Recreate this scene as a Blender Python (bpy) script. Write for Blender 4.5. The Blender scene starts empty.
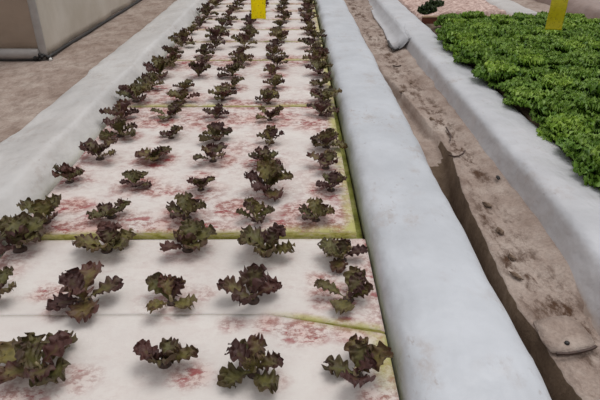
import bpy, bmesh, math, random
from mathutils import Vector, Matrix, noise, Euler
R = random.Random(7)
C = bpy.context.scene.collection
PI = math.pi
H = 1.0; F = 540.0; TH = math.radians(28.65); PS = math.radians(0.56)

# ------------------------------------------------------------ camera
cd = bpy.data.cameras.new('camera'); cam = bpy.data.objects.new('camera', cd); C.objects.link(cam)
cd.sensor_width = 36; cd.lens = F / 600 * 36; cd.clip_start = .02; cd.clip_end = 100
cam.location = (0, 0, H); cam.rotation_euler = (PI / 2 - TH, 0, -PS)
bpy.context.scene.camera = cam
MR = Euler((PI / 2 - TH, 0, -PS)).to_matrix()
def at(px, py, z=0.0):
    d = MR @ Vector(((px - 300) / F, -(py - 200) / F, -1))
    t = (z - H) / d.z
    return Vector((d.x * t, d.y * t, z))
def depth(p):
    return -(MR.inverted() @ (Vector(p) - Vector((0, 0, H)))).z

# ------------------------------------------------------------ helpers
def setp(o, label=None, cat=None, group=None, kind=None):
    if label: o['label'] = label
    if cat: o['category'] = cat
    if group: o['group'] = group
    if kind: o['kind'] = kind
    return o
def link(name, me, parent=None, loc=None):
    o = bpy.data.objects.new(name, me); C.objects.link(o)
    if parent: o.parent = parent
    if loc is not None: o.location = loc
    return o
def empty(name, loc, rz=0):
    o = bpy.data.objects.new(name, None); C.objects.link(o); o.empty_display_size = .05
    o.location = loc; o.rotation_euler = (0, 0, rz); return o
def mesh(name, V, Fc, mat, smooth=True, attrs=None, mats=None):
    me = bpy.data.meshes.new(name); me.from_pydata([tuple(v) for v in V], [], Fc)
    for m in (mats or [mat]): me.materials.append(m)
    if smooth:
        for p in me.polygons: p.use_smooth = True
    for k, vals in (attrs or {}).items():
        a = me.attributes.new(k, 'FLOAT', 'POINT'); a.data.foreach_set('value', vals)
    me.update(); return me
def ss(a, b, x):
    if a > b: return 1 - ss(b, a, x)
    t = max(0, min(1, (x - a) / (b - a))); return t * t * (3 - 2 * t)
def nz(x, y, z=0.0): return noise.noise(Vector((x, y, z)))
def fbm(x, y, z=0.0, o=4): return noise.fractal(Vector((x, y, z)), 0.8, 2.0, o)

# ------------------------------------------------------------ materials
def rgb(r, g, b):
    def l(c):
        c /= 255; return c / 12.92 if c <= .04045 else ((c + .055) / 1.055) ** 2.4
    return (l(r), l(g), l(b), 1)
class NT:
    def __init__(s, name):
        s.m = bpy.data.materials.new(name); s.m.use_nodes = True
        s.t = s.m.node_tree; s.b = s.t.nodes['Principled BSDF']; s.out = s.t.nodes['Material Output']
        s.tc = s.t.nodes.new('ShaderNodeTexCoord')
    def n(s, typ, **kw):
        x = s.t.nodes.new('ShaderNode' + typ)
        for k, v in kw.items(): setattr(x, k, v)
        return x
    def l(s, a, b): s.t.links.new(a, b)
    def noise(s, scale, detail=5, rough=.6, stretch=None, loc=(0, 0, 0)):
        x = s.n('TexNoise'); x.inputs['Scale'].default_value = scale
        x.inputs['Detail'].default_value = detail; x.inputs['Roughness'].default_value = rough
        mp = s.n('Mapping'); s.l(s.tc.outputs['Object'], mp.inputs[0]); mp.inputs['Location'].default_value = loc
        if stretch: mp.inputs['Scale'].default_value = stretch
        s.l(mp.outputs[0], x.inputs['Vector']); return x.outputs['Fac']
    def attr(s, name):
        x = s.n('Attribute'); x.attribute_name = name; return x.outputs['Fac']
    def ramp(s, fac, stops):
        x = s.n('ValToRGB'); e = x.color_ramp.elements
        while len(e) < len(stops): e.new(.5)
        for i, (p, c) in enumerate(stops):
            e[i].position = p; e[i].color = c if isinstance(c, tuple) else (c, c, c, 1)
        s.l(fac, x.inputs[0]); return x.outputs[0]
    def math(s, op, a, b=None):
        x = s.n('Math', operation=op)
        for i, v in enumerate((a, b)):
            if v is None: continue
            if isinstance(v, (int, float)): x.inputs[i].default_value = v
            else: s.l(v, x.inputs[i])
        return x.outputs[0]
    def mix(s, fac, a, b, typ='MIX'):
        x = s.n('Mix', data_type='RGBA', blend_type=typ)
        for i, v in ((0, fac), (6, a), (7, b)):
            if isinstance(v, (int, float)): x.inputs[i].default_value = v
            elif isinstance(v, tuple): x.inputs[i].default_value = v
            else: s.l(v, x.inputs[i])
        return x.outputs[2]
    def col(s, c):
        if isinstance(c, tuple): s.b.inputs['Base Color'].default_value = c
        else: s.l(c, s.b.inputs['Base Color'])
    def bump(s, h, strength, dist=.01):
        x = s.n('Bump'); x.inputs['Strength'].default_value = strength; x.inputs['Distance'].default_value = dist
        s.l(h, x.inputs['Height']); s.l(x.outputs[0], s.b.inputs['Normal'])
    def p(s, **kw):
        for k, v in kw.items(): s.b.inputs[k.replace('_', ' ')].default_value = v
        return s

def film_mat(name, base, dusty, spec=.35):
    n = NT(name)
    d = n.attr('dust')
    nn = n.noise(9, 6, .65)
    dm = n.math('MULTIPLY', d, n.ramp(nn, [(.25, .35), (.65, 1.0)]))
    blot = n.ramp(n.noise(3.2, 4, .6), [(.35, rgb(*[c * .91 for c in base])), (.7, rgb(*base))])
    c = n.mix(dm, blot, rgb(*dusty))
    # brown smears and specks of dirt
    sp = n.ramp(n.noise(55, 3, .6, (1, .5, 1)), [(.60, 0.0), (.72, .5)])
    smear = n.ramp(n.noise(13, 7, .75, (1, .7, 1), (2, 7, 1)), [(.5, 0.0), (.68, .55)])
    zone = n.ramp(n.noise(3.2, 3, .6, None, (3, 1, 0)), [(.48, 0.0), (.62, 1.0)])
    c = n.mix(n.math('MULTIPLY', smear, zone), c, rgb(168, 152, 142))
    c = n.mix(n.math('MULTIPLY', sp, zone), c, rgb(140, 120, 108))
    n.col(c)
    n.b.inputs['Roughness'].default_value = .36
    n.b.inputs['Specular IOR Level'].default_value = spec
    n.b.inputs['Subsurface Weight'].default_value = 0
    n.bump(n.math('ADD', n.noise(7, 3, .5, (1, .7, 1)), n.math('MULTIPLY', n.noise(40, 3, .5), .08)), .6, .03)
    return n.m
M = {}
M['film'] = film_mat('white_film', (214, 211, 209), (150, 132, 118))
M['film_cool'] = film_mat('cool_white_film', (208, 211, 217), (150, 132, 118))
M['film_far'] = film_mat('grey_film', (208, 208, 212), (152, 134, 122))
M['film_pink'] = film_mat('dusty_film', (170, 150, 142), (140, 115, 104))

n = NT('foam_board')
base = n.ramp(n.noise(5, 4), [(.3, rgb(216, 208, 203)), (.7, rgb(228, 222, 216))])
blot = n.ramp(n.noise(34, 8, .78, (.9, 1.1, 1)), [(.46, 0.0), (.56, 1.0)])
wash = n.ramp(n.noise(8, 5, .65), [(.35, .15), (.65, 1.0)])
st = n.attr('stain'); al = n.attr('algae')
c = n.mix(n.math('MULTIPLY', n.math('MULTIPLY', wash, st), .85), base, rgb(212, 174, 164))
c = n.mix(n.math('MULTIPLY', n.math('MULTIPLY', blot, st), .9), c, rgb(150, 96, 88))
red = n.ramp(n.noise(17, 6, .7, (.8, 1.3, 1), (5, 2, 0)), [(.56, 0.0), (.61, 1.0)])
c = n.mix(n.math('MULTIPLY', n.math('MULTIPLY', red, st), .95), c, rgb(152, 66, 68))
soft = n.ramp(n.noise(12, 6, .7), [(.30, 0.0), (.55, 1.0)])
c = n.mix(n.math('MULTIPLY', soft, al), c, rgb(182, 178, 108))
dk = n.ramp(n.noise(30, 6, .7), [(.56, 0.0), (.68, 1.0)])
c = n.mix(n.math('MULTIPLY', dk, n.math('MULTIPLY', al, .8)), c, rgb(88, 70, 45))
n.col(c); n.p(Roughness=.6, Specular_IOR_Level=.3)
n.bump(n.noise(70, 5, .6), .25, .004); M['foam'] = n.m

n = NT('board_edge')
c = n.ramp(n.noise(16, 7, .75, (1, 1, 3)), [(.32, rgb(140, 120, 62)), (.42, rgb(186, 180, 84)), (.52, rgb(222, 214, 140)), (.64, rgb(228, 214, 184))])
n.col(c); n.p(Roughness=.7); n.bump(n.noise(60), .5, .006); M['edge'] = n.m
n = NT('algae')
c = n.ramp(n.noise(14, 6, .7), [(.3, rgb(70, 62, 34)), (.5, rgb(138, 140, 62)), (.7, rgb(172, 166, 112))])
n.col(c); n.p(Roughness=.35); n.bump(n.noise(40), .5, .01); M['algae'] = n.m

def soil_mat(name, a, b, c3, dirt):
    n = NT(name)
    c = n.ramp(n.noise(5, 7, .7), [(.3, rgb(*a)), (.5, rgb(*b)), (.7, rgb(*c3))])
    patch = n.ramp(n.noise(16, 7, .75, (1, .45, 1)), [(.47, 0.0), (.60, .95)])
    d = n.attr('debris')
    c = n.mix(n.math('MULTIPLY', patch, d), c, rgb(*dirt))
    fine = n.ramp(n.noise(90, 4, .7), [(.35, .82), (.6, 1.05)])
    c = n.mix(1.0, c, fine, 'MULTIPLY')
    n.col(c); n.p(Roughness=.85, Specular_IOR_Level=.2)
    n.bump(n.math('ADD', n.noise(28, 8, .7), n.math('MULTIPLY', n.noise(110, 4, .6), .3)), .6, .012)
    return n.m
M['soil'] = soil_mat('dry_soil', (146, 126, 114), (170, 152, 141), (192, 177, 166), (84, 60, 44))
M['damp_shaded'] = soil_mat('damp_shaded_soil', (82, 66, 54), (108, 90, 74), (130, 112, 96), (60, 46, 36))  # damp tone for the lettuce bed, painted-in shade for the gully trench

M['clod'] = soil_mat('clod_soil', (106, 86, 72), (130, 110, 94), (150, 130, 114), (80, 60, 46))
def leaf_mat(name, c_in, c_in2, c_edge, vary=True, rough=.5, trans=.12):
    n = NT(name)
    inner = n.mix(n.ramp(n.noise(60, 4, .6), [(.35, 0.0), (.65, 1.0)]), rgb(*c_in), rgb(*c_in2))
    e = n.attr('rim')
    t = n.attr('tint')
    fac = n.math('ADD', n.math('MULTIPLY', e, .6), n.math('MULTIPLY', t, .85))
    fac = n.math('ADD', fac, n.math('MULTIPLY', n.math('SUBTRACT', n.noise(45, 3), .5), 1.1))
    fac = n.ramp(fac, [(.2, 0.0), (.95, 1.0)])
    cc = n.mix(fac, inner, rgb(*c_edge))
    if vary:
        oi = n.n('ObjectInfo'); cc = n.mix(1.0, cc, n.ramp(oi.outputs['Random'], [(0, (.78, .82, .74, 1)), (.5, (.95, .95, .9, 1)), (1, (1.3, 1.22, 1.0, 1))]), 'MULTIPLY')
    n.col(cc)
    n.p(Roughness=rough, Specular_IOR_Level=.35)
    n.bump(n.noise(120, 4, .6), .5, .003)
    tr = n.n('BsdfTranslucent'); mx = n.n('MixShader'); mx.inputs[0].default_value = trans
    n.l(n.b.inputs['Base Color'].links[0].from_socket, tr.inputs[0])
    n.l(n.b.outputs[0], mx.inputs[1]); n.l(tr.outputs[0], mx.inputs[2]); n.l(mx.outputs[0], n.out.inputs[0])
    return n.m
M['red_leaf'] = leaf_mat('red_leaf', (118, 110, 64), (92, 86, 52), (84, 54, 52))
M['green_leaf'] = leaf_mat('green_leaf', (50, 98, 28), (76, 126, 38), (138, 172, 72), rough=.45, trans=.25)
M['green_heart'] = leaf_mat('green_heart', (82, 128, 40), (104, 150, 50), (160, 190, 88), rough=.45, trans=.25)
M['dark_leaf'] = leaf_mat('dark_leaf', (36, 50, 26), (48, 62, 34), (66, 84, 46))
def simple(name, a, b, sc=20, rough=.6, bump=.3, **kw):
    n = NT(name); n.col(n.ramp(n.noise(sc, 5), [(.35, rgb(*a)), (.65, rgb(*b))])); n.p(Roughness=rough, **kw)
    n.bump(n.noise(sc * 2), bump, .005); return n.m
M['stem'] = simple('pale_stem', (150, 140, 100), (176, 150, 130), 80)
M['plug'] = simple('peat_plug', (54, 38, 32), (84, 60, 50), 120)
M['trap'] = simple('yellow_trap', (254, 236, 2), (255, 246, 8), 60, .4)
def add_trans(m, f):
    t = m.node_tree; b = t.nodes['Principled BSDF']; tr = t.nodes.new('ShaderNodeBsdfTranslucent'); mx = t.nodes.new('ShaderNodeMixShader'); mx.inputs[0].default_value = f
    t.links.new(b.inputs['Base Color'].links[0].from_socket, tr.inputs[0]); t.links.new(b.outputs[0], mx.inputs[1]); t.links.new(tr.outputs[0], mx.inputs[2])
    t.links.new(mx.outputs[0], t.nodes['Material Output'].inputs[0])
add_trans(M['trap'], .6)
M['trap2'] = simple('ochre_trap', (196, 180, 10), (210, 194, 24), 60, .4)
M['speck'] = simple('insect', (60, 50, 20), (80, 66, 30), 80)
M['wire'] = simple('wire', (70, 70, 70), (90, 90, 90), 80)
M['black'] = simple('black_rubber', (26, 24, 24), (44, 40, 38), 60, .5)
M['timber'] = simple('red_timber', (88, 44, 30), (118, 62, 42), 12)
M['paletimber'] = simple('pale_timber', (170, 140, 110), (188, 160, 130), 12)
M['pipe'] = simple('grey_pipe', (150, 144, 140), (166, 160, 156), 10, .4)
M['white'] = simple('white_plastic', (220, 216, 210), (232, 230, 226), 10, .4)
M['pinkboard'] = simple('pink_board', (150, 112, 100), (222, 196, 184), 26)
M['scrap'] = simple('dusty_scrap', (150, 132, 118), (170, 152, 136), 14)

def sheet_mat(name, a, b, opaque):
    n = NT(name)
    n.col(n.ramp(n.noise(3, 5, .6), [(.3, rgb(*a)), (.7, rgb(*b))])); n.p(Roughness=.35)
    n.bump(n.noise(6, 4, .5, (1, 1, .35)), .5, .02)
    tr = n.n('BsdfTransparent'); tr.inputs[0].default_value = (.85, .82, .78, 1)
    mx = n.n('MixShader'); mx.inputs[0].default_value = opaque
    n.l(tr.outputs[0], mx.inputs[1]); n.l(n.b.outputs[0], mx.inputs[2]); n.l(mx.outputs[0], n.out.inputs[0])
    return n.m
M['sheet_l'] = sheet_mat('clear_polythene', (150, 132, 116), (168, 150, 134), .6)
M['sheet_r'] = sheet_mat('milky_polythene', (200, 192, 178), (222, 216, 206), .8)

# ------------------------------------------------------------ floor terrain
step_px = [(372, 55), (384, 75), (408, 100), (430, 128), (452, 155), (470, 200), (489, 240), (505, 272), (522, 308), (546, 340), (564, 368), (584, 398), (625, 470)]
SZ = -.135
step = sorted([(at(x, y, SZ).y, at(x - 5 * ss(130, 220, y), y, SZ).x) for x, y in step_px])
def step_x(Y):
    return step_x0(Y) + .008 * nz(Y * 9, 4) + .004 * nz(Y * 31, 2)
def step_x0(Y):
    if Y <= step[0][0]: return step[0][1]
    for (a, xa), (b, xb) in zip(step, step[1:]):
        if Y <= b: return xa + (xb - xa) * (Y - a) / (b - a)
    return step[-1][1]
def rows(lo, hi, near):
    ys = [lo]; 
    while ys[-1] < hi: ys.append(ys[-1] + near * (1 + max(0, ys[-1] - 1.2) * .22))
    return ys
def gz(x, Y):
    base = -.13
    if x > .45 and x < 1.3:
        sx = step_x(Y)
        deep = .19 * (1 - ss(2.0, 2.9, Y)) + .02 + .05 * ss(2.7, 3.0, Y) * (1 - ss(3.6, 4.2, Y))
        t = ss(sx - .016, sx - .001, x)
        base = SZ - deep * (1 - t) + .03 * ss(.86, .97, x) * t
    r = (fbm(x * 6, Y * 4) * .006 + fbm(x * 25, Y * 18, 3) * .003)
    if x < -1.3 or x > 1.3: r += .012 * nz(x * 1.5, Y * 1.5, 7)
    if .45 < x < 1.0:
        r += (.016 * max(0, nz(x * 14, Y * 7, 5)) + .007 * fbm(x * 40, Y * 30, 6)) * (1 - ss(.84, .95, x)) + .008 * (1 - abs(nz(x * 7 + Y * 3, Y * 5, 9))) * ss(2.2, 3, Y)
    return base + r
xs = []
x = -6.0
while x < 6:
    xs.append(x)
    x += .01 if .5 < x < 1.1 else (.05 if -2.6 < x < 1.5 else .15)
ys = rows(-1.0, 14, .02)
V = []; deb = []
for Y in ys:
    for x0 in xs:
        x = x0
        if .5 < x0 < 1.0:
            d_ = step_x(Y) - .75
            x = x0 + d_ * (1 - abs(x0 - .75) / .25)
        V.append((x, Y, gz(x, Y)))
        g = 1.0 if .5 < x < 1.05 else .35
        if .5 < x < 1.2: g = ss(step_x(Y) - .01, step_x(Y) + .05, x) * (1 - ss(.86, .97, x)) * (.75 + .5 * ss(-.1, .4, nz(x * 5, Y * 1.6, 2)))
        deb.append(max(0, g))
nx = len(xs); Fc = []; mi = []
for j in range(len(ys) - 1):
    for i in range(nx - 1):
        Fc.append((j * nx + i, j * nx + i + 1, (j + 1) * nx + i + 1, (j + 1) * nx + i))
        xm = (xs[i] + xs[i + 1]) / 2; Y = ys[j]
        mi.append(1 if (.4 < xm < .75) and Y < 2.62 - (.75 - xm) * 1.5 + .15 * nz(xm * 30, Y * 9) else 0)  # trench side takes the dark slot, its shade painted as soil colour
me = mesh('floor', V, Fc, None, True, {'debris': deb}, [M['soil'], M['damp_shaded']])
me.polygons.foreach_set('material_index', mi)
setp(link('floor', me), kind='structure')

# ------------------------------------------------------------ film-covered ridges
def resample(pts, n):
    L = [0]
    for a, b in zip(pts, pts[1:]): L.append(L[-1] + math.dist(a, b))
    out = []
    for k in range(n):
        s = L[-1] * k / (n - 1)
        for i in range(len(pts) - 1):
            if s <= L[i + 1] + 1e-9:
                t = (s - L[i]) / (L[i + 1] - L[i]); break
        out.append((pts[i][0] + (pts[i + 1][0] - pts[i][0]) * t, pts[i][1] + (pts[i + 1][1] - pts[i][1]) * t))
    return out
def smooth(pts, it=2):
    for _ in range(it):
        q = [pts[0]]
        for a, b in zip(pts, pts[1:]):
            q += [(a[0] * .75 + b[0] * .25, a[1] * .75 + b[1] * .25), (a[0] * .25 + b[0] * .75, a[1] * .25 + b[1] * .75)]
        pts = q + [pts[-1]]
    return pts
def ridge(name, prof, y0, y1, mat, wob=None, amp=.006, seed=0, dust=None, n=44):
    pr = resample(smooth(prof), n); ys = rows(y0, y1, .022)
    cx = sum(p[0] for p in pr) / n
    V = []; D = []; Fc = []
    for Y in ys:
        for k, (x, z) in enumerate(pr):
            a = pr[max(0, k - 1)]; b = pr[min(n - 1, k + 1)]
            tx, tz = b[0] - a[0], b[1] - a[1]; l = math.hypot(tx, tz) or 1
            nxn, nzn = -tz / l, tx / l
            if nzn < 0 and abs(nzn) > .95: pass
            s = k / (n - 1)
            fade = min(1, s * 12, (1 - s) * 12)
            d = amp * (1.5 * nz(x * 4 + seed, Y * 2.2, z * 4) + .8 * nz(x * 9, Y * 7 + seed, z * 9))
            # cross wrinkles / creases in the film
            w = 1 - abs(nz(x * 5 + Y * 3.2 + seed, Y * 7 - x * 5, z * 6))
            d += amp * .9 * max(0, w - .8) * 5 * max(0, nz(x * 2, Y * 1.5, seed + 4) + .25)
            dx = wob(s, Y) if wob else 0
            V.append((x + nxn * d * fade + dx, Y, z + nzn * d * fade))
            D.append(dust(s, x, z, Y) if dust else 0)
    m = len(ys)
    for j in range(m - 1):
        for k in range(n - 1):
            Fc.append((j * n + k, (j + 1) * n + k, (j + 1) * n + k + 1, j * n + k + 1))
        Fc.append((j * n + n - 1, (j + 1) * n + n - 1, (j + 1) * n, j * n))
    Fc.append(tuple(range(n))); Fc.append(tuple((m - 1) * n + k for k in reversed(range(n))))
    return mesh(name, V, Fc, mat, True, {'dust': D})
# profiles go from left (x small) over the top to the right -> normal (-tz,tx) points up/out
def wobL(s, Y): return .008 * nz(Y * 2.5, 3) * 1
me = ridge('bed_border', [(-1.375, -.16), (-1.37, .02), (-1.345, .045), (-1.22, .06), (-1.10, .078), (-1.075, .082), (-1.06, .076), (-1.05, .064), (-1.0, .008), (-.988, -.002), (-.975, -.05)],
           -.3, 9.5, M['film'], wobL, .007, 1, lambda s, x, z, Y: max(0, 1 - s * 8) * .5 + .12 * ss(-.2, .5, nz(x * 3, Y * 1.3, 9)) + .35 * ss(-1.0, -.97, x) * ss(2.0, 1.0, Y))
setp(link('bed_border', me), 'long white film-covered border along the left side of the red lettuce bed', 'bed border', 'film-covered borders')
def wobR(s, Y):
    e = ss(.5, .9, s)
    w = .018 * nz(Y * 1.7, 11) + .010 * nz(Y * 5, 12)
    w += .045 * math.exp(-((Y - 2.55) / .35) ** 2) - .02 * math.exp(-((Y - 3.6) / .4) ** 2)
    return w * e + .004 * nz(Y * 3, 5) * (1 - e)
me = ridge('bed_border', [(.246, -.05), (.25, .0), (.266, .036), (.30, .052), (.42, .058), (.53, .05), (.575, .03), (.60, -.03), (.625, -.12), (.62, -.34)],
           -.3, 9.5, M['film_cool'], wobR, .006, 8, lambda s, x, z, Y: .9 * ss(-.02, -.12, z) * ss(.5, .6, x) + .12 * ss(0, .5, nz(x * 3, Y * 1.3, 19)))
setp(link('bed_border', me), 'wide white film-covered border in the middle, right of the red lettuce bed', 'bed border', 'film-covered borders')
me = ridge('bed_border', [(.925, -.2), (.945, -.135), (.965, -.118), (.985, -.06), (1.0, -.012), (1.03, .004), (1.12, .008), (1.23, .0), (1.27, -.02), (1.28, -.1)],
           -.3, 9.5, M['film_far'], lambda s, Y: (.012 * nz(Y * 2.2, 21) + .006 * nz(Y * 6, 22)) * (1 if s < .6 else 1) - .075 * ss(1.75, 1.0, Y) * ss(.6, .1, s), .005, 15,
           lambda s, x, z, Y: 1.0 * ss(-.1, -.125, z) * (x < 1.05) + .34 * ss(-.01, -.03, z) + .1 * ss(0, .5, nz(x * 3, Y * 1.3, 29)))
setp(link('bed_border', me), 'grey film-covered border on the right, edging the curly green lettuce', 'bed border', 'film-covered borders')
me = ridge('bed_border', [(2.22, -.2), (2.24, -.03), (2.28, .02), (2.5, .03), (2.56, .01), (2.6, -.2)], 5.75, 10.5, M['film'], None, .008, 25,
           lambda s, x, z, Y: .3, 24)
setp(link('bed_border', me), 'short stretch of dusty white border behind the green lettuce', 'bed border', 'film-covered borders')
me = ridge('bed_border', [(3.25, -.2), (3.28, -.04), (3.34, .02), (3.7, .04), (3.9, -.02), (3.95, -.2)], 5.0, 11.5, M['film_pink'], None, .02, 35,
           lambda s, x, z, Y: .5, 24)
setp(link('bed_border', me), 'pinkish brown dusty border at the top right corner', 'bed border', 'film-covered borders')
me = ridge('bed_border', [(2.78, -.2), (2.80, -.06), (2.84, -.02), (3.0, -.01), (3.06, -.05), (3.1, -.2)], -.3, 5.5, M['film_far'], None, .006, 45,
           lambda s, x, z, Y: .3, 24)
setp(link('bed_border', me), 'film-covered border along the far right side of the green lettuce bed', 'bed border', 'film-covered borders')

# ------------------------------------------------------------ red lettuce bed: channel and boards
V = []; Fc = []
ysq = rows(-.3, 9.5, .05); xq = [-.965 + 1.205 * i / 24 for i in range(25)]
for Y in ysq:
    for x in xq: V.append((x, Y, -.045 + .004 * nz(x * 9, Y * 9) - .08 * (1 - ss(1.4, 1.52, Y))))
for j in range(len(ysq) - 1):
    for i in range(24): Fc.append((j * 25 + i, j * 25 + i + 1, (j + 1) * 25 + i + 1, (j + 1) * 25 + i))
o = link('growing_channel', mesh('growing_channel', V, Fc, M['algae']))
md = o.modifiers.new('s', 'SOLIDIFY'); md.thickness = .06; md.offset = -1
setp(o, 'green algae coated channel floor showing in the gaps between the white foam boards', 'channel')

# --- plant positions
near = [  # row, column, base px, base py, width px
 (1,1,40,372,82),(1,2,165,364,58),(1,3,254,374,62),(1,4,356,377,70),
 (2,0,-4,298,46),(2,1,85,301,66),(2,2,172,303,50),(2,3,253,301,58),(2,4,348,300,52),
 (3,0,20,250,60),(3,1,107,251,52),(3,2,188,250,52),(3,3,266,255,50),(3,4,342,260,46),
 (4,0,46,222,46),(4,1,112,217,42),(4,2,187,218,42),(4,3,255,220,36),(4,4,316,220,38),
 (5,0,70,182,38),(5,1,135,186,29),(5,2,201,190,32),(5,3,268,192,44),(5,4,331,190,36),
 (6,0,100,159,38),(6,1,155,160,34),(6,2,213,161,34),(6,3,265,165,32),(6,4,326,168,36),
 (7,0,121,136,36),(7,1,171,138,28),(7,2,217,140,32),(7,3,272,143,26),(7,4,326,147,36)]
plants = []
for r, c, px, py, w in near:
    z = .02 if r >= 4 else 0.0
    p = at(px, py, z); plants.append((r, c, p, w * depth(p) / F, True))
colx = [-.885, -.635, -.385, -.128, .145]
r = 8; Y = 2.70
while Y < 7.6:
    for c in range(5):
        p = Vector((colx[c] + R.uniform(-.03, .03), Y + R.uniform(-.045, .045), .02))
        plants.append((r, c, p, R.uniform(.125, .175) * (1.12 if c in (0, 4) else 1), r < 11))
    Y += .252 * (1 + .004 * r); r += 1

spots = [(322, 277, .06, 1), (335, 293, .10, 1.2), (305, 327, .09, 1.1), (350, 325, .08, .9), (270, 322, .06, .9), (232, 320, .05, .7), (385, 365, .05, 1.2), (375, 395, .05, 1.1),
 (47, 290, .06, 1.1), (55, 310, .05, .7), (190, 372, .07, .8), (75, 376, .07, .7), (20, 390, .09, .8), (205, 290, .05, .6), (270, 378, .05, .6), (345, 250, .08, .8), (362, 270, .06, 1),
 (160, 193, .09, 1.2), (240, 210, .12, 1.3), (175, 215, .07, 1.2), (300, 213, .10, 1.2), (345, 213, .09, 1.1), (75, 208, .10, 1.1), (340, 180, .08, 1.2), (130, 225, .12, .8), (200, 178, .08, .8),
 (110, 118, .15, 1.2), (160, 120, .18, 1.2), (215, 122, .18, 1.2), (270, 120, .18, 1.1), (320, 125, .15, 1.0), (240, 150, .14, .7), (180, 100, .16, 1), (150, 92, .15, 1), (230, 63, .2, 1.1), (290, 62, .2, 1.1), (180, 66, .2, 1)]
spots = [(at(x, y, .01), r_ * (1.25 if y < 130 else 1), k_) for x, y, r_, k_ in spots]
# --- boards as polygons with a dense top
def Yat(y, z=0.0, x=294): return at(x, y, z).y
BL, BR = -.955, .232
def board(x0, x1, near_f, far_f, zt, label, stainy=1.0, th=.028, front=1.0, algr=None):
    NXB = 90
    span = far_f((x0 + x1) / 2) - near_f((x0 + x1) / 2)
    NYB = max(6, int(span / .0135))
    V = []; st = []; al = []; Fc = []; mi = []
    for j in range(NYB + 1):
        for i in range(NXB + 1):
            x = x0 + (x1 - x0) * i / NXB
            a, b = near_f(x), far_f(x); Y = a + (b - a) * j / NYB
            de = min(Y - a, b - Y); dside = min(x - x0, x1 - x)
            s = 0
            for (rr, cc, p, w, _) in plants:
                if abs(p.y - Y) < .2 and abs(p.x - x) < .2:
                    d = math.hypot((p.x - x) * (1 + .4 * nz(rr, cc)), (p.y - Y) * 1.1)
                    k = (.85 if rr > 3 else .6) + .9 * nz(rr * 3.3, cc * 2.7, 1.5)
                    s = max(s, k * (1 - ss(.03, .15, d)))
            s = max(s, .16, (1 - ss(.02, .17, Y - a)) * 1.0 * front, (1 - ss(0, .10, b - Y)) * .8 * front)
            s *= (1 if front > .5 else .55)
            s *= .5 + 1.1 * ss(-.35, .35, nz(x * 4, Y * 4, 3)); s *= stainy
            for p, r_, k_ in spots:
                d = math.hypot(p.x - x, (p.y - Y) * 1.3)
                if d < r_ * 1.3: s = max(s, k_ * (1 - ss(.3 * r_, 1.25 * r_, d + .25 * r_ * nz(x * 20, Y * 20))))
            s = max(s, .9 * (1 - ss(0, .16, x - x0)) * (.4 + .6 * ss(-.3, .3, nz(3, Y * 3, 1))), .75 * (1 - ss(0, .09, x1 - x)))
            g = (1 - ss(0, .02, Y - a)) * .9 + (1 - ss(.01, .05, x1 - x)) * .9
            g += .7 * ss(.15, .45, nz(x * 3.1, Y * 6, 8)) * (1 - ss(0, .07, Y - a))
            if algr: g = algr(x, Y, de, x1 - x)
            drop = .003 * (1 - ss(0, .01, dside if front < .5 else min(de, dside)))
            V.append((x, Y, zt - drop + .0012 * nz(x * 12, Y * 12))); st.append(min(1, s)); al.append(min(1, g))
    n1 = NXB + 1
    for j in range(NYB):
        for i in range(NXB):
            Fc.append((j * n1 + i, j * n1 + i + 1, (j + 1) * n1 + i + 1, (j + 1) * n1 + i)); mi.append(0)
    loop = [i for i in range(n1)] + [j * n1 + NXB for j in range(1, NYB + 1)] + [NYB * n1 + i for i in range(NXB - 1, -1, -1)] + [j * n1 for j in range(NYB - 1, 0, -1)]
    b0 = len(V)
    for k in loop: V.append((V[k][0], V[k][1], zt - th)); st.append(0); al.append(1)
    L = len(loop)
    for k in range(L): Fc.append((loop[k], b0 + k, b0 + (k + 1) % L, loop[(k + 1) % L])); mi.append(1)
    Fc.append(tuple(b0 + k for k in reversed(range(L)))); mi.append(1)
    me = mesh('foam_board', V, Fc, None, False, {'stain': st, 'algae': al}, [M['foam'], M['edge']])
    me.polygons.foreach_set('material_index', mi)
    for p, m_ in zip(me.polygons, mi): p.use_smooth = (m_ == 0)
    setp(link('foam_board', me), label, 'foam board', 'white foam boards of the red lettuce bed')
P1 = at(265, 314); P2 = at(385, 331)
def seamA(x):
    if x < P1.x: return P1.y
    return P1.y + (P2.y - P1.y) * (x - P1.x) / (P2.x - P1.x)
s1 = Yat(238); s1b = at(294, 232, .02).y
board(BL, .238, lambda x: -.2, lambda x: seamA(x) - .0006 - .010 * ss(P1.x, P2.x, x), 0.0,
      'nearest white foam board, cut off by the bottom of the photo', .7, .028, 0.0,
      lambda x, Y, de, dr: .9 * (1 - ss(.02, .06, dr)) * ss(.9, 1.0, Y + .1 * nz(Y * 5, 2)) + .5 * (1 - ss(0, .02, de)) * ss(P1.x, P1.x + .2, x))
board(BL, .238, lambda x: seamA(x), lambda x: s1 - .006, 0.0,
      'second white foam board from the front, below the yellow-green seam', .8, .028, 0.0,
      lambda x, Y, de, dr: 1.0 * (1 - ss(.004, .03, Y - seamA(x))) * ss(P1.x - .03, P1.x + .12, x))
board(BL, .208, lambda x: s1b + .012 * nz(x * 3, 2), lambda x: at(294, 106, .02).y - .008, .02,
      'large white foam board above the yellow-green seam, red stained', 1.0)
ylist = [106, 60, 41.5, 29.5, 19.5, 11, 4]
names = ['large white foam board between the pink stained gaps, fourth from the front',
         'narrow white foam board, fifth from the front', 'narrow white foam board, sixth from the front',
         'narrow white foam board just below the yellow trap, seventh from the front',
         'narrow white foam board behind the yellow trap, eighth from the front', 'narrow white foam board near the top, ninth from the front']
for k in range(6):
    a = at(294, ylist[k], .02).y; b = at(294, ylist[k + 1], .02).y
    board(BL, .222, (lambda x, a=a: a + .004), (lambda x, b=b: b - .008), .02, names[k], 1.0 if k == 0 else .7)
a = at(294, 4, .02).y
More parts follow.
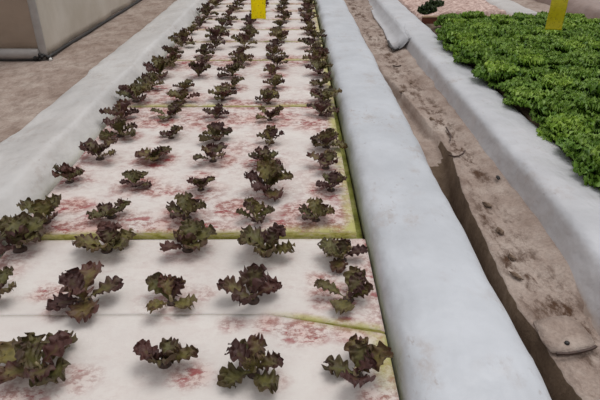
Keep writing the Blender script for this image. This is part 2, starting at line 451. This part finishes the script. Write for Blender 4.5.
board(BL, .222, (lambda x, a=a: a + .004), (lambda x: a + 2.2), .02, 'farthest white foam board at the very top of the bed', .7)

# ------------------------------------------------------------ leaves
def leaf_geo(L, W, az, el0, el1, seed, ruff, freq, NU=16, NV=12, tint=0, base=(0, 0, 0), lobes=.28, cup=.25):
    """returns verts, faces, rim values"""
    V = []; Fc = []; rim = []
    ca, sa = math.cos(az), math.sin(az)
    pos = Vector(base); prev = None; path = []
    for i in range(NU + 1):
        u = i / NU
        el = el0 + (el1 - el0) * u ** 1.2
        path.append((pos.copy(), el))
        pos = pos + Vector((ca * math.cos(el), sa * math.cos(el), math.sin(el))) * (L / NU)
    side = Vector((-sa, ca, 0))
    for i, (p, el) in enumerate(path):
        u = i / NU
        nrm = Vector((-ca * math.sin(el), -sa * math.sin(el), math.cos(el)))
        w = W * (.10 + .9 * ss(.12, .62, u))
        if u > .7: w *= max(.42, math.sqrt(max(0, 1 - ((u - .7) / .33) ** 2)))
        for j in range(NV + 1):
            v = -1 + 2 * j / NV
            av = abs(v); sg = 1 if v > 0 else -1
            e = max(av, ss(.62, 1.0, u)) * ss(.08, .4, u)
            lob = 1 + lobes * av * (1.3 * math.sin(freq * u * .75 + sg * 1.7 + seed) ** 2 - .65 + .9 * nz(u * 4, sg * 3.0, seed * 1.7))
            lat = w * v * lob
            rf = ruff * e ** 1.5 * (math.sin(freq * (u * 1.9 + .35 * v) + seed * 3 + sg) + 1.1 * nz(u * 6, v * 4, seed * 2.3))
            fw = ruff * .9 * e * nz(u * 4 + 5, v * 4, seed * 3.1 + 9)
            q = p + side * lat + nrm * (rf + cup * W * av ** 1.6 * ss(.1, .6, u)) + Vector((ca, sa, 0)) * (fw + (ruff * .9 * math.sin(v * freq * .45 + seed * 2) if u > .8 else 0))
            V.append(q); rim.append(e)
    n1 = NV + 1
    for i in range(NU):
        for j in range(NV):
            Fc.append((i * n1 + j, (i + 1) * n1 + j, (i + 1) * n1 + j + 1, i * n1 + j + 1))
    return V, Fc, rim
def leaf_group(specs, mat, name):
    V = []; Fc = []; rim = []; tin = []
    for sp in specs:
        v, f, r_ = leaf_geo(**sp)
        b = len(V); V += v; Fc += [tuple(b + k for k in q) for q in f]; rim += r_; tin += [sp.get('tint', 0)] * len(v)
    me = mesh(name, V, Fc, mat, True, {'rim': rim, 'tint': tin})
    return me
def clamp_low(me, z=.002):
    for v in me.vertices:
        if v.co.z < z: v.co.z = z + (.0006 * nz(v.co.x * 90, v.co.y * 90))
def tube_geo(rs, seg=10):
    V = []; Fc = []
    for (x, y, z, r_) in rs:
        for k in range(seg): V.append((x + r_ * math.cos(2 * PI * k / seg), y + r_ * math.sin(2 * PI * k / seg), z))
    for j in range(len(rs) - 1):
        for k in range(seg): Fc.append((j * seg + k, j * seg + (k + 1) % seg, (j + 1) * seg + (k + 1) % seg, (j + 1) * seg + k))
    Fc.append(tuple(reversed(range(seg)))); Fc.append(tuple((len(rs) - 1) * seg + k for k in range(seg)))
    return V, Fc

# red lettuce prototypes, diameter ~.17 (unit scale 1 = .17 m wide)
def red_specs(rr):
    sp = []; k = rr.randint(6, 8); a0 = rr.uniform(0, 6.28)
    for i in range(k):
        inner = i >= k - 2
        L = rr.uniform(.076, .108) * (.8 if inner else 1)
        sp.append(dict(L=L, W=rr.uniform(.025, .036), az=a0 + i * 2 * PI / (k - 1) * 1.1 + rr.uniform(-.35, .35),
                       el0=rr.uniform(1.0, 1.4) if inner else rr.uniform(.35, 1.1), el1=rr.uniform(.1, .9) if inner else rr.uniform(-.4, .35),
                       seed=rr.uniform(0, 50), ruff=rr.uniform(.0055, .008), freq=rr.uniform(14, 19), NU=26, NV=20,
                       tint=rr.choice([0.0, 0.0, .2, .45, .9]), base=(rr.uniform(-.006, .006), rr.uniform(-.006, .006), .004), lobes=.24))
    return sp
protos = []
for k in range(12):
    rr = random.Random(100 + k); sp = red_specs(rr)
    parts = []
    for s in sp:
        m_ = leaf_group([s], M['red_leaf'], 'leaf'); clamp_low(m_); parts.append(('leaf', m_))
    v, f = tube_geo([(0, 0, .001, .008), (.001, 0, .012, .006), (.002, .001, .022, .005), (.002, .002, .03, .002)])
    parts.append(('stem', mesh('stem', v, f, M['stem'])))
    v, f = tube_geo([(0, 0, -.001, .019), (0, 0, .004, .018), (0, 0, .007, .011), (0, 0, .008, .002)], 14)
    v = [(x * (1 + .15 * nz(x * 80, y * 80)), y * (1 + .15 * nz(y * 80, x * 70)), z) for x, y, z in v]
    parts.append(('root_plug', mesh('root_plug', v, f, M['plug'])))
    far = leaf_group(sp, M['red_leaf'], 'foliage'); clamp_low(far)
    protos.append((parts, far))
ordn = ['', 'front', 'second', 'third', 'fourth', 'fifth', 'sixth', 'seventh', 'eighth', 'ninth', 'tenth', 'eleventh', 'twelfth', 'thirteenth', 'fourteenth', 'fifteenth', 'sixteenth',
        'seventeenth', 'eighteenth', 'nineteenth', 'twentieth', 'twenty-first', 'twenty-second', 'twenty-third', 'twenty-fourth', 'twenty-fifth', 'twenty-sixth', 'twenty-seventh', 'twenty-eighth', 'twenty-ninth', 'thirtieth', 'thirty-first', 'thirty-second']
coln = ['leftmost column, against the left border', 'second column from the left', 'middle column', 'fourth column from the left', 'rightmost column, beside the middle border']
special = {(1, 1): 'large olive and maroon lettuce seedling at the lower left corner of the photo',
 (1, 2): 'tilted lettuce seedling with a dark fallen leaf, front row, second plant in from the left',
 (1, 3): 'olive lettuce seedling with maroon right side, front row, below the start of the slanted seam',
 (1, 4): 'front row lettuce seedling beside the middle border at the bottom of the photo',
 (2, 0): 'lettuce seedling half cut off by the left edge of the photo, second row',
 (2, 1): 'wide lettuce seedling with a brown stain ring beside it, second row from the front',
 (2, 2): 'compact upright olive lettuce seedling alone on clean board, second row middle column',
 (2, 3): 'lettuce seedling just above the left end of the slanted seam, second row',
 (2, 4): 'lettuce seedling on red stained board, second row beside the middle border',
 (3, 0): 'dense maroon lettuce clump against the left border at the yellow-green seam'}
for idx, (r, c, p, w, isnear) in enumerate(plants):
    rr = random.Random(idx * 13 + 5)
    parts, far = protos[(idx * 5 + c) % 12]
    lab = special.get((r, c)) or f'{"small " if r > 7 else ""}red-brown lettuce seedling, {ordn[min(r, 32)]} row from the front, {coln[c]}'
    s = w / .165
    if isnear:
        root = empty('red_lettuce', p, rr.uniform(0, 6.28))
        for nm, m_ in parts: link(nm, m_, root)
        zs = s * (1.0 + .3 * ((idx * 7) % 5) / 4)
    else:
        root = link('red_lettuce', far, None, p); root.rotation_euler = (0, 0, rr.uniform(0, 6.28)); zs = s * R.choice([1.1, 1.3, 1.45])
    root.scale = (s, s, zs)
    setp(root, lab, 'lettuce', 'red lettuce seedlings on the foam boards')

# ------------------------------------------------------------ curly green lettuces
def green_specs(rr, ring):
    sp = []
    rings = {'outer': [(10, .13, .05, .45, -.1, .035), (10, .115, .05, .85, .0, .04)], 'heart': [(8, .10, .042, 1.15, .2, .045), (6, .08, .036, 1.4, .6, .045)]}[ring]
    for (k, L, W, e0, e1, zb) in rings:
        a0 = rr.uniform(0, 6)
        for i in range(k):
            sp.append(dict(L=L * rr.uniform(.88, 1.12), W=W * rr.uniform(.85, 1.15), az=a0 + i * 2 * PI / k + rr.uniform(-.2, .2), el0=e0 + rr.uniform(-.12, .12), el1=e1 + rr.uniform(-.35, .35),
                           seed=rr.uniform(0, 60), ruff=rr.uniform(.010, .014), freq=rr.uniform(26, 38), NU=20, NV=18, tint=rr.uniform(0, .35), base=(0, 0, zb - .03), lobes=.25, cup=.15))
    return sp
gp = []
for k in range(6):
    rr = random.Random(500 + k)
    ou = leaf_group(green_specs(rr, 'outer'), M['green_leaf'], 'outer_leaves')
    he = leaf_group(green_specs(rr, 'heart'), M['green_heart'], 'heart_leaves')
    clamp_low(ou, .004); gp.append((ou, he))
def green_head(p, rz, s, k, label, mats=None):
    root = empty('green_lettuce', p, rz); root.scale = (s, s, s * (.85 + .15 * ss(3, 5, p.y) + .45 * ((k * 37) % 10) / 10))
    link('outer_leaves', gp[k % 6][0], root); link('heart_leaves', gp[k % 6][1], root)
    setp(root, label, 'lettuce', 'curly green lettuces in the right bed')
# soil of green bed
V = []; Fc = []
yq = [-.3 + 5.75 * i / 60 for i in range(61)]; xq = [1.285 + 1.49 * i / 24 for i in range(25)]
for Y in yq:
    for x in xq: V.append((x, Y, -.02 + .006 * nz(x * 9, Y * 9)))
for j in range(60):
    for i in range(24): Fc.append((j * 25 + i, j * 25 + i + 1, (j + 1) * 25 + i + 1, (j + 1) * 25 + i))
o = link('growing_bed', mesh('growing_bed', V, Fc, M['damp_shaded'], True, {'debris': [.5] * len(V)})); md = o.modifiers.new('s', 'SOLIDIFY'); md.thickness = .1; md.offset = -1
setp(o, 'dark moist bed surface hidden beneath the curly green lettuces', 'growing bed')
Y = 1.35; r = 1; idx = 0
while Y < 5.3:
    x = 1.315 + .035 * (r % 2) + .10 * ss(4.4, 5.2, Y); c = 1
    while x < 2.8:
        # only as far right as the camera could see, plus a margin
        dep = depth((x, Y, .1)); sx = x * F / dep
        if sx < 420:
            q = Vector((x + (.5 * .0 if r % 2 else .0) + rr.uniform(-.02, .02), Y + R.uniform(-.025, .025), -.012))
            green_head(q, R.uniform(0, 6.28), R.uniform(1.0, 1.28), idx * 7 + r, f'curly green lettuce, {ordn[r]} row from the near end, ' + (f'{ordn[c]} from the grey film border' if c > 1 else 'spilling over the grey film border'))
            idx += 1
        x += .235; c += 1
    Y += .225; r += 1

# ------------------------------------------------------------ behind the green bed
def box(name, x0, x1, y0, y1, z0, z1, mat, bev=.004, parent=None, attrs=None):
    bm = bmesh.new(); bmesh.ops.create_cube(bm, size=1)
    for v in bm.verts: v.co = Vector(((x0 + x1) / 2 + v.co.x * (x1 - x0), (y0 + y1) / 2 + v.co.y * (y1 - y0), (z0 + z1) / 2 + v.co.z * (z1 - z0)))
    bmesh.ops.bevel(bm, geom=bm.edges[:], offset=bev, segments=2, affect='EDGES')
    me = bpy.data.meshes.new(name); bm.to_mesh(me); bm.free(); me.materials.append(mat)
    return link(name, me, parent)
t = empty('end_plank', (1.9, 5.62, -.19))
a = box('plank_face', -.62, .86, -.015, .015, 0, .20, M['timber'], .004, t)
b = box('plank_cap', -.62, .86, -.022, .022, .20, .214, M['paletimber'], .003, t); setp(b, 'pale cap strip')
setp(t, 'red-brown timber end plank across the far end of the green lettuce bed', 'plank')
V = []; Fc = []
me_cols = 40
for j in range(41):
    for i in range(41):
        x = 1.30 + .90 * i / 40; Y = 5.85 + 3.2 * j / 40
        V.append((x, Y, -.02 + .05 * ss(1.45, 1.7, x) + .025 * fbm(x * 9, Y * 5) ))
for j in range(40):
    for i in range(40): Fc.append((j * 41 + i, j * 41 + i + 1, (j + 1) * 41 + i + 1, (j + 1) * 41 + i))
o = link('dried_mulch', mesh('dried_mulch', V, Fc, M['pinkboard'])); md = o.modifiers.new('s', 'SOLIDIFY'); md.thickness = .12; md.offset = -1
setp(o, 'pinkish dry mulch layer on the bed behind the green lettuce', 'mulch', kind='stuff')
dk = []
for k in range(2):
    rr = random.Random(900 + k)
    dk.append(leaf_group(green_specs(rr, 'outer') + green_specs(rr, 'heart'), M['dark_leaf'], 'dark_plant'))
for k, (x, y, s, lab) in enumerate([(1.43, 6.1, .85, 'dark green leafy plant behind the timber plank, left of its neighbour'), (1.57, 6.35, .9, 'dark green leafy plant behind the timber plank, right of its neighbour')]):
    o = link('dark_plant', dk[k], None, (x, y, -.1)); o.scale = (s * 1.1, s * 1.1, s * 1.9); setp(o, lab, 'plant', 'dark plants behind the green bed')

# ------------------------------------------------------------ yellow sticky traps hanging
def ray_at_depth(px, py, z_c):
    return Vector((0, 0, H)) + MR @ (Vector(((px - 300) / F, -(py - 200) / F, -1)) * z_c)
def trap(px0, px1, py_bot, zc, mat, label, seed, tilt):
    bl = ray_at_depth(px0, py_bot, zc); br = ray_at_depth(px1, py_bot, zc)
    w = (br - bl).length; hgt = w * 2.2; c = (bl + br) / 2
    t = empty('sticky_trap', c, tilt)
    V = []; Fc = []; NX, NZ = 10, 24
    for s in (-1, 1):
        for j in range(NZ + 1):
            for i in range(NX + 1):
                x = (-.5 + i / NX) * w; z = j / NZ * hgt
                V.append((x, s * .0012 + .010 * math.sin(i / NX * PI + .5) + .004 * math.sin(j * .3), z))
    n1 = NX + 1; off = (NZ + 1) * n1
    for s in (0, 1):
        for j in range(NZ):
            for i in range(NX):
                q = [s * off + j * n1 + i, s * off + j * n1 + i + 1, s * off + (j + 1) * n1 + i + 1, s * off + (j + 1) * n1 + i]
                Fc.append(tuple(q if s == 0 else reversed(q)))
    loop = list(range(n1)) + [j * n1 + NX for j in range(1, NZ + 1)] + [NZ * n1 + i for i in range(NX - 1, -1, -1)] + [j * n1 for j in range(NZ - 1, 0, -1)]
    for k in range(len(loop)):
        a, b = loop[k], loop[(k + 1) % len(loop)]; Fc.append((b, a, a + off, b + off))
    card = link('card', mesh('card', V, Fc, mat), t)
    rr = random.Random(seed); V = []; Fc = []
    for k in range(38):
        x, z = rr.uniform(-.46, .46) * w, rr.uniform(.03, .97) * hgt
        y = .010 * math.sin((x / w + .5) * PI + .5) + .004 * math.sin(z / hgt * NZ * .3) - .002
        v, f = tube_geo([(x, y, z - .0018, .0008), (x, y, z, .0016), (x, y, z + .0018, .0008)], 6)
        b = len(V); V += v; Fc += [tuple(b + q for q in g) for g in f]
    o = link('stuck_insects', mesh('stuck_insects', V, Fc, M['speck']), card); setp(o, kind='stuff')
    v, f = tube_geo([(0, .01, hgt - .01, .001), (0, .01, hgt + .9, .001)], 6)
    link('hanging_wire', mesh('hanging_wire', v, f, M['wire']), t)
    setp(t, label, 'sticky trap', 'yellow sticky traps')
trap(251.5, 266, 19, 3.7, M['trap'], 'bright yellow sticky insect trap hanging above the red lettuce bed, top centre', 3, .05)
trap(545.5, 561, 30, 3.6, M['trap2'], 'dull yellow sticky insect trap hanging above the green lettuce, top right', 4, -.1)

# ------------------------------------------------------------ polythene enclosure, top left
pc = at(46, 60, -.13)
t = empty('polythene_enclosure', pc)
def sheet(name, horiz, length, z0, z1, mat, amp):
    V = []; Fc = []; A, B = 60, 30
    for j in range(B + 1):
        for i in range(A + 1):
            s = length * i / A; z = z0 + (z1 - z0) * j / B
            d = amp * (nz(s * 2.2, z * 1.2, 3) * 1.6 + .5 * nz(s * 7, z * 2, 8)) * min(1, i / 3)
            V.append((-s, d, z) if horiz else (d, s, z))
    for j in range(B):
        for i in range(A):
            q = (j * (A + 1) + i, j * (A + 1) + i + 1, (j + 1) * (A + 1) + i + 1, (j + 1) * (A + 1) + i)
            Fc.append(q)
    o = link(name, mesh(name, V, Fc, mat), t)
    md = o.modifiers.new('s', 'SOLIDIFY'); md.thickness = .0015; return o
sheet('front_sheet', True, 3.0, .09, 1.9, M['sheet_l'], .012)
setp(sheet('side_sheet', False, 5.0, .03, 1.9, M['sheet_r'], .02), 'milky side sheet')
def pipe(name, a, b, r_, mat, wav=0):
    a, b = Vector(a), Vector(b); d = (b - a); L = d.length; d.normalize()
    up = Vector((0, 0, 1)) if abs(d.z) < .9 else Vector((1, 0, 0)); u = d.cross(up).normalized(); v = d.cross(u)
    V = []; Fc = []; N = 30; S = 12
    for j in range(N + 1):
        c = a + d * L * j / N + u * wav * nz(j * .6, r_ * 100) 
        for k in range(S):
            rr_ = r_ * (1 + (.12 * nz(j * .7, k) if wav else 0))
            V.append(c + u * rr_ * math.cos(2 * PI * k / S) + v * rr_ * math.sin(2 * PI * k / S))
    for j in range(N):
        for k in range(S): Fc.append((j * S + k, (j + 1) * S + k, (j + 1) * S + (k + 1) % S, j * S + (k + 1) % S))
    Fc.append(tuple(range(S))); Fc.append(tuple(N * S + k for k in reversed(range(S))))
    return link(name, mesh(name, V, Fc, mat), t)
pipe('corner_post', (-.02, .02, 0), (-.02, .02, 1.9), .032, M['pipe'])
pipe('bottom_roll', (-.04, -.01, .055), (-3.0, -.01, .055), .042, M['pipe'], .01)
pipe('base_shadow_strip', (.012, .0, .018), (.012, 5.0, .018), .014, M['black'], .01)  # black tubes added as the shadow line along the enclosure's foot
pipe('base_shadow_strip', (-.05, -.03, .008), (-3.0, -.03, .008), .009, M['black'], .006)
V = []; Fc = []
for k in range(14):
    rr = random.Random(k); cx, cy, cz = rr.uniform(-.10, .05), rr.uniform(-.05, .0), rr.uniform(.012, .05)
    v, f = tube_geo([(cx, cy, cz - .012, .006), (cx + .004, cy, cz - .004, .016), (cx - .004, cy, cz + .006, .015), (cx, cy, cz + .014, .005)], 8)
    b = len(V); V += v; Fc += [tuple(b + q for q in g) for g in f]
link('tie_knot', mesh('tie_knot', V, Fc, M['black']), t)
v, f = tube_geo([(.06, -.045, .004, .006), (.06, -.045, .014, .014), (.06, -.045, .026, .010), (.06, -.045, .03, .003)], 10)
link('clip', mesh('clip', v, f, M['white']), t)
setp(t, 'milky polythene sheet enclosure with grey corner post at the top left', 'enclosure')

# ------------------------------------------------------------ bits in the gully
def curved_strip(name, pts, width, mat, thick=.003):
    """thin bent strip along world points"""
    V = []; Fc = []
    n_ = len(pts)
    for i, p in enumerate(pts):
        a = pts[max(0, i - 1)]; b = pts[min(n_ - 1, i + 1)]; d = (b - a).normalized(); s = d.cross(Vector((0, 0, 1))).normalized() * width / 2
        for q in (p - s, p + s, p + s + Vector((0, 0, thick)), p - s + Vector((0, 0, thick))): V.append(q)
    for i in range(n_ - 1):
        for k in range(4): Fc.append((i * 4 + k, i * 4 + (k + 1) % 4, (i + 1) * 4 + (k + 1) % 4, (i + 1) * 4 + k))
    Fc.append((3, 2, 1, 0)); Fc.append(tuple(n_ * 4 - 4 + k for k in range(4)))
    return mesh(name, V, Fc, mat, False)
# loose film flap on the face of the right border (far part of the gully)
fl = [(363, -4), (370, 8), (374, 18), (383, 30), (388, 42), (393, 51), (399, 49.5), (401, 44), (402, 37)]
outer = [at(x, y, -.115) for x, y in fl]
t2 = empty('film_flap', outer[5])
V = []; Fc = []; D = []
inner_x = 1.0
for k, p in enumerate(outer):
    for m_ in range(9):
        s = m_ / 8
        q = Vector((p.x + (max(inner_x, p.x + .02) - p.x) * s, p.y, 0))
        q.z = -.112 + .116 * s ** 2.4 + .004 * nz(p.y * 6, s * 4) + .004
        V.append(q - outer[5]); D.append(.25 * (1 - s))
for k in range(len(outer) - 1):
    for m_ in range(8): Fc.append((k * 9 + m_, k * 9 + m_ + 1, (k + 1) * 9 + m_ + 1, (k + 1) * 9 + m_))
o = link('sheet', mesh('sheet', V, Fc, M['film_far'], True, {'dust': D}), t2); md = o.modifiers.new('s', 'SOLIDIFY'); md.thickness = .003; md.offset = 1
hp = [at(x, y, -.107) - outer[5] for x, y in [(388, 42), (391, 49), (395, 51), (399, 49.5), (401, 44)]] + [at(402, 37, -.09) - outer[5]]
link('hem', curved_strip('hem', [p + Vector((0, 0, .006)) for p in hp], .016, M['black'], .010), t2)
setp(t2, 'loose grey film flap with dark curled hem, top of the gully', 'film flap')
# dusty scrap with hole at bottom right
def patch(name, poly_px, z, mat, lab, cat, nrm=.012):
    P = [at(x, y, z) for x, y in poly_px]; c = sum(P, Vector()) / len(P)
    t = empty(name, (c.x, c.y, z)); K = len(P); V = [Vector((0, 0, nrm))]; Fc = []
    for s in (.5, 1.0):
        for p in P:
            q = (p - c) * s; V.append(Vector((q.x, q.y, nrm * (1 - s) + .004 + .004 * nz(q.x * 30, q.y * 30))))
    for k in range(K):
        Fc.append((0, 1 + k, 1 + (k + 1) % K)); Fc.append((1 + k, 1 + K + k, 1 + K + (k + 1) % K, 1 + (k + 1) % K))
    b = len(V)
    for p in P: q = (p - c) * .98; V.append(Vector((q.x, q.y, -.004)))
    for k in range(K): Fc.append((1 + K + k, b + k, b + (k + 1) % K, 1 + K + (k + 1) % K))
    Fc.append(tuple(b + k for k in reversed(range(K))))
    link('sheet', mesh(name, V, Fc, mat), t); setp(t, lab, cat); return t, c
t3, c3 = patch('plastic_scrap', [(533, 322), (548, 318), (566, 316), (580, 324), (590, 336), (596, 347), (588, 350), (575, 353), (562, 354), (550, 352), (541, 340)], -.124, M['soil'],
               'flat dust-coloured plastic scrap with a dark hole, lower right gully', 'scrap', .002)
hp = at(567, 343, -.117) - t3.location
v, f = tube_geo([(hp.x, hp.y, .002, .008), (hp.x, hp.y, .010, .007), (hp.x, hp.y, .0115, .003)], 12)
link('hole', mesh('hole', v, f, M['black']), t3)
e = [at(x, y, -.118) - t3.location for x, y in [(556, 354.5), (568, 354.5), (580, 352.5), (590, 350), (596, 347)]]
link('torn_edge', curved_strip('torn_edge', e, .007, M['plug'], .006), t3)
def nub(px, py, z, w, h, mat, name, lab, cat, grp=None, rz=0, seed=0):
    bm = bmesh.new(); bmesh.ops.create_icosphere(bm, subdivisions=3, radius=.5)
    for v in bm.verts:
        v.co *= 1 + .8 * nz(v.co.x * 4 + seed, v.co.y * 4, v.co.z * 4)
        v.co = Vector((v.co.x * w, v.co.y * h, v.co.z * min(w, h) * .8))
    me = bpy.data.meshes.new(name); bm.to_mesh(me); bm.free(); me.materials.append(mat)
    for p in me.polygons: p.use_smooth = True
    q = at(px, py, z); o = link(name, me, None, (q.x, q.y, z + min(w, h) * .2)); o.rotation_euler = (0, 0, rz); setp(o, lab, cat, grp); return o
nub(498, 178, -.10, .014, .034, M['black'], 'pebble', 'small black pebble at the foot of the right border', 'pebble')
for k, (px, py, w, h, rz, lab) in enumerate([
    (402, 92, .035, .02, .5, 'dark soil clod in the far gully, left of centre'), (411, 84, .03, .018, 1.2, 'brown soil clod in the far gully beside the right border'),
    (432, 120, .02, .05, .3, 'long thin soil clod in the gully, above the curled dry twig'), (487, 205, .018, .045, .5, 'dark soil lump in the gully below the black pebble'),
    (500, 232, .022, .04, .4, 'dark crumbly soil lump beside the right border, mid gully'), (512, 258, .016, .036, .2, 'small soil lump lower in the gully'),
    (516, 276, .014, .05, .5, 'long soil lump just above the dust-coloured scrap')]):
    nub(px, py, -.130, w, h, M['clod'], 'soil_clod', lab, 'soil clod', 'soil clods in the gully', rz, k * 3.1)
tw = [at(x, y, -.118) for x, y in [(449, 155.5), (454, 157), (459, 156.5), (463, 154), (465, 151)]]
o = link('dry_twig', curved_strip('dry_twig', tw, .006, M['plug'], .006)); setp(o, 'curled dark dry twig lying across the gully', 'twig', 'twigs in the gully')
tw = [at(x, y, -.118) for x, y in [(446, 128), (449, 133), (451, 137), (450, 141)]]
o = link('dry_twig', curved_strip('dry_twig', tw, .006, M['plug'], .006)); setp(o, 'short bent dry twig higher up the gully', 'twig', 'twigs in the gully')
tw = [at(x, y, -.118) for x, y in [(393, 66), (397, 67), (401, 66)]]
o = link('dry_twig', curved_strip('dry_twig', tw, .008, M['plug'], .008)); setp(o, 'tiny dark twig below the loose film flap', 'twig', 'twigs in the gully')

# ------------------------------------------------------------ light
w = bpy.data.worlds.new('world'); bpy.context.scene.world = w; w.use_nodes = True
bg = w.node_tree.nodes['Background']
tc = w.node_tree.nodes.new('ShaderNodeTexCoord'); sp = w.node_tree.nodes.new('ShaderNodeSeparateXYZ'); rp = w.node_tree.nodes.new('ShaderNodeValToRGB')
w.node_tree.links.new(tc.outputs['Generated'], sp.inputs[0]); w.node_tree.links.new(sp.outputs[2], rp.inputs[0]); w.node_tree.links.new(rp.outputs[0], bg.inputs[0])
rp.color_ramp.elements[0].position = 0.0; rp.color_ramp.elements[0].color = (.48, .47, .46, 1)
rp.color_ramp.elements[1].position = .8; rp.color_ramp.elements[1].color = (.95, .955, .98, 1)
bg.inputs[1].default_value = .68
sd = bpy.data.lights.new('sun', 'SUN'); sd.energy = 1.15; sd.angle = math.radians(35); sd.color = (1, .98, .95)
so = bpy.data.objects.new('sun', sd); C.objects.link(so); so.rotation_euler = Euler((math.radians(-14), math.radians(16), 0)); so.location = (0, 0, 4)
vs = bpy.context.scene.view_settings
vs.view_transform = 'Standard'; vs.look = 'None'; vs.gamma = 1; vs.use_curve_mapping = False; vs.exposure = 0.06
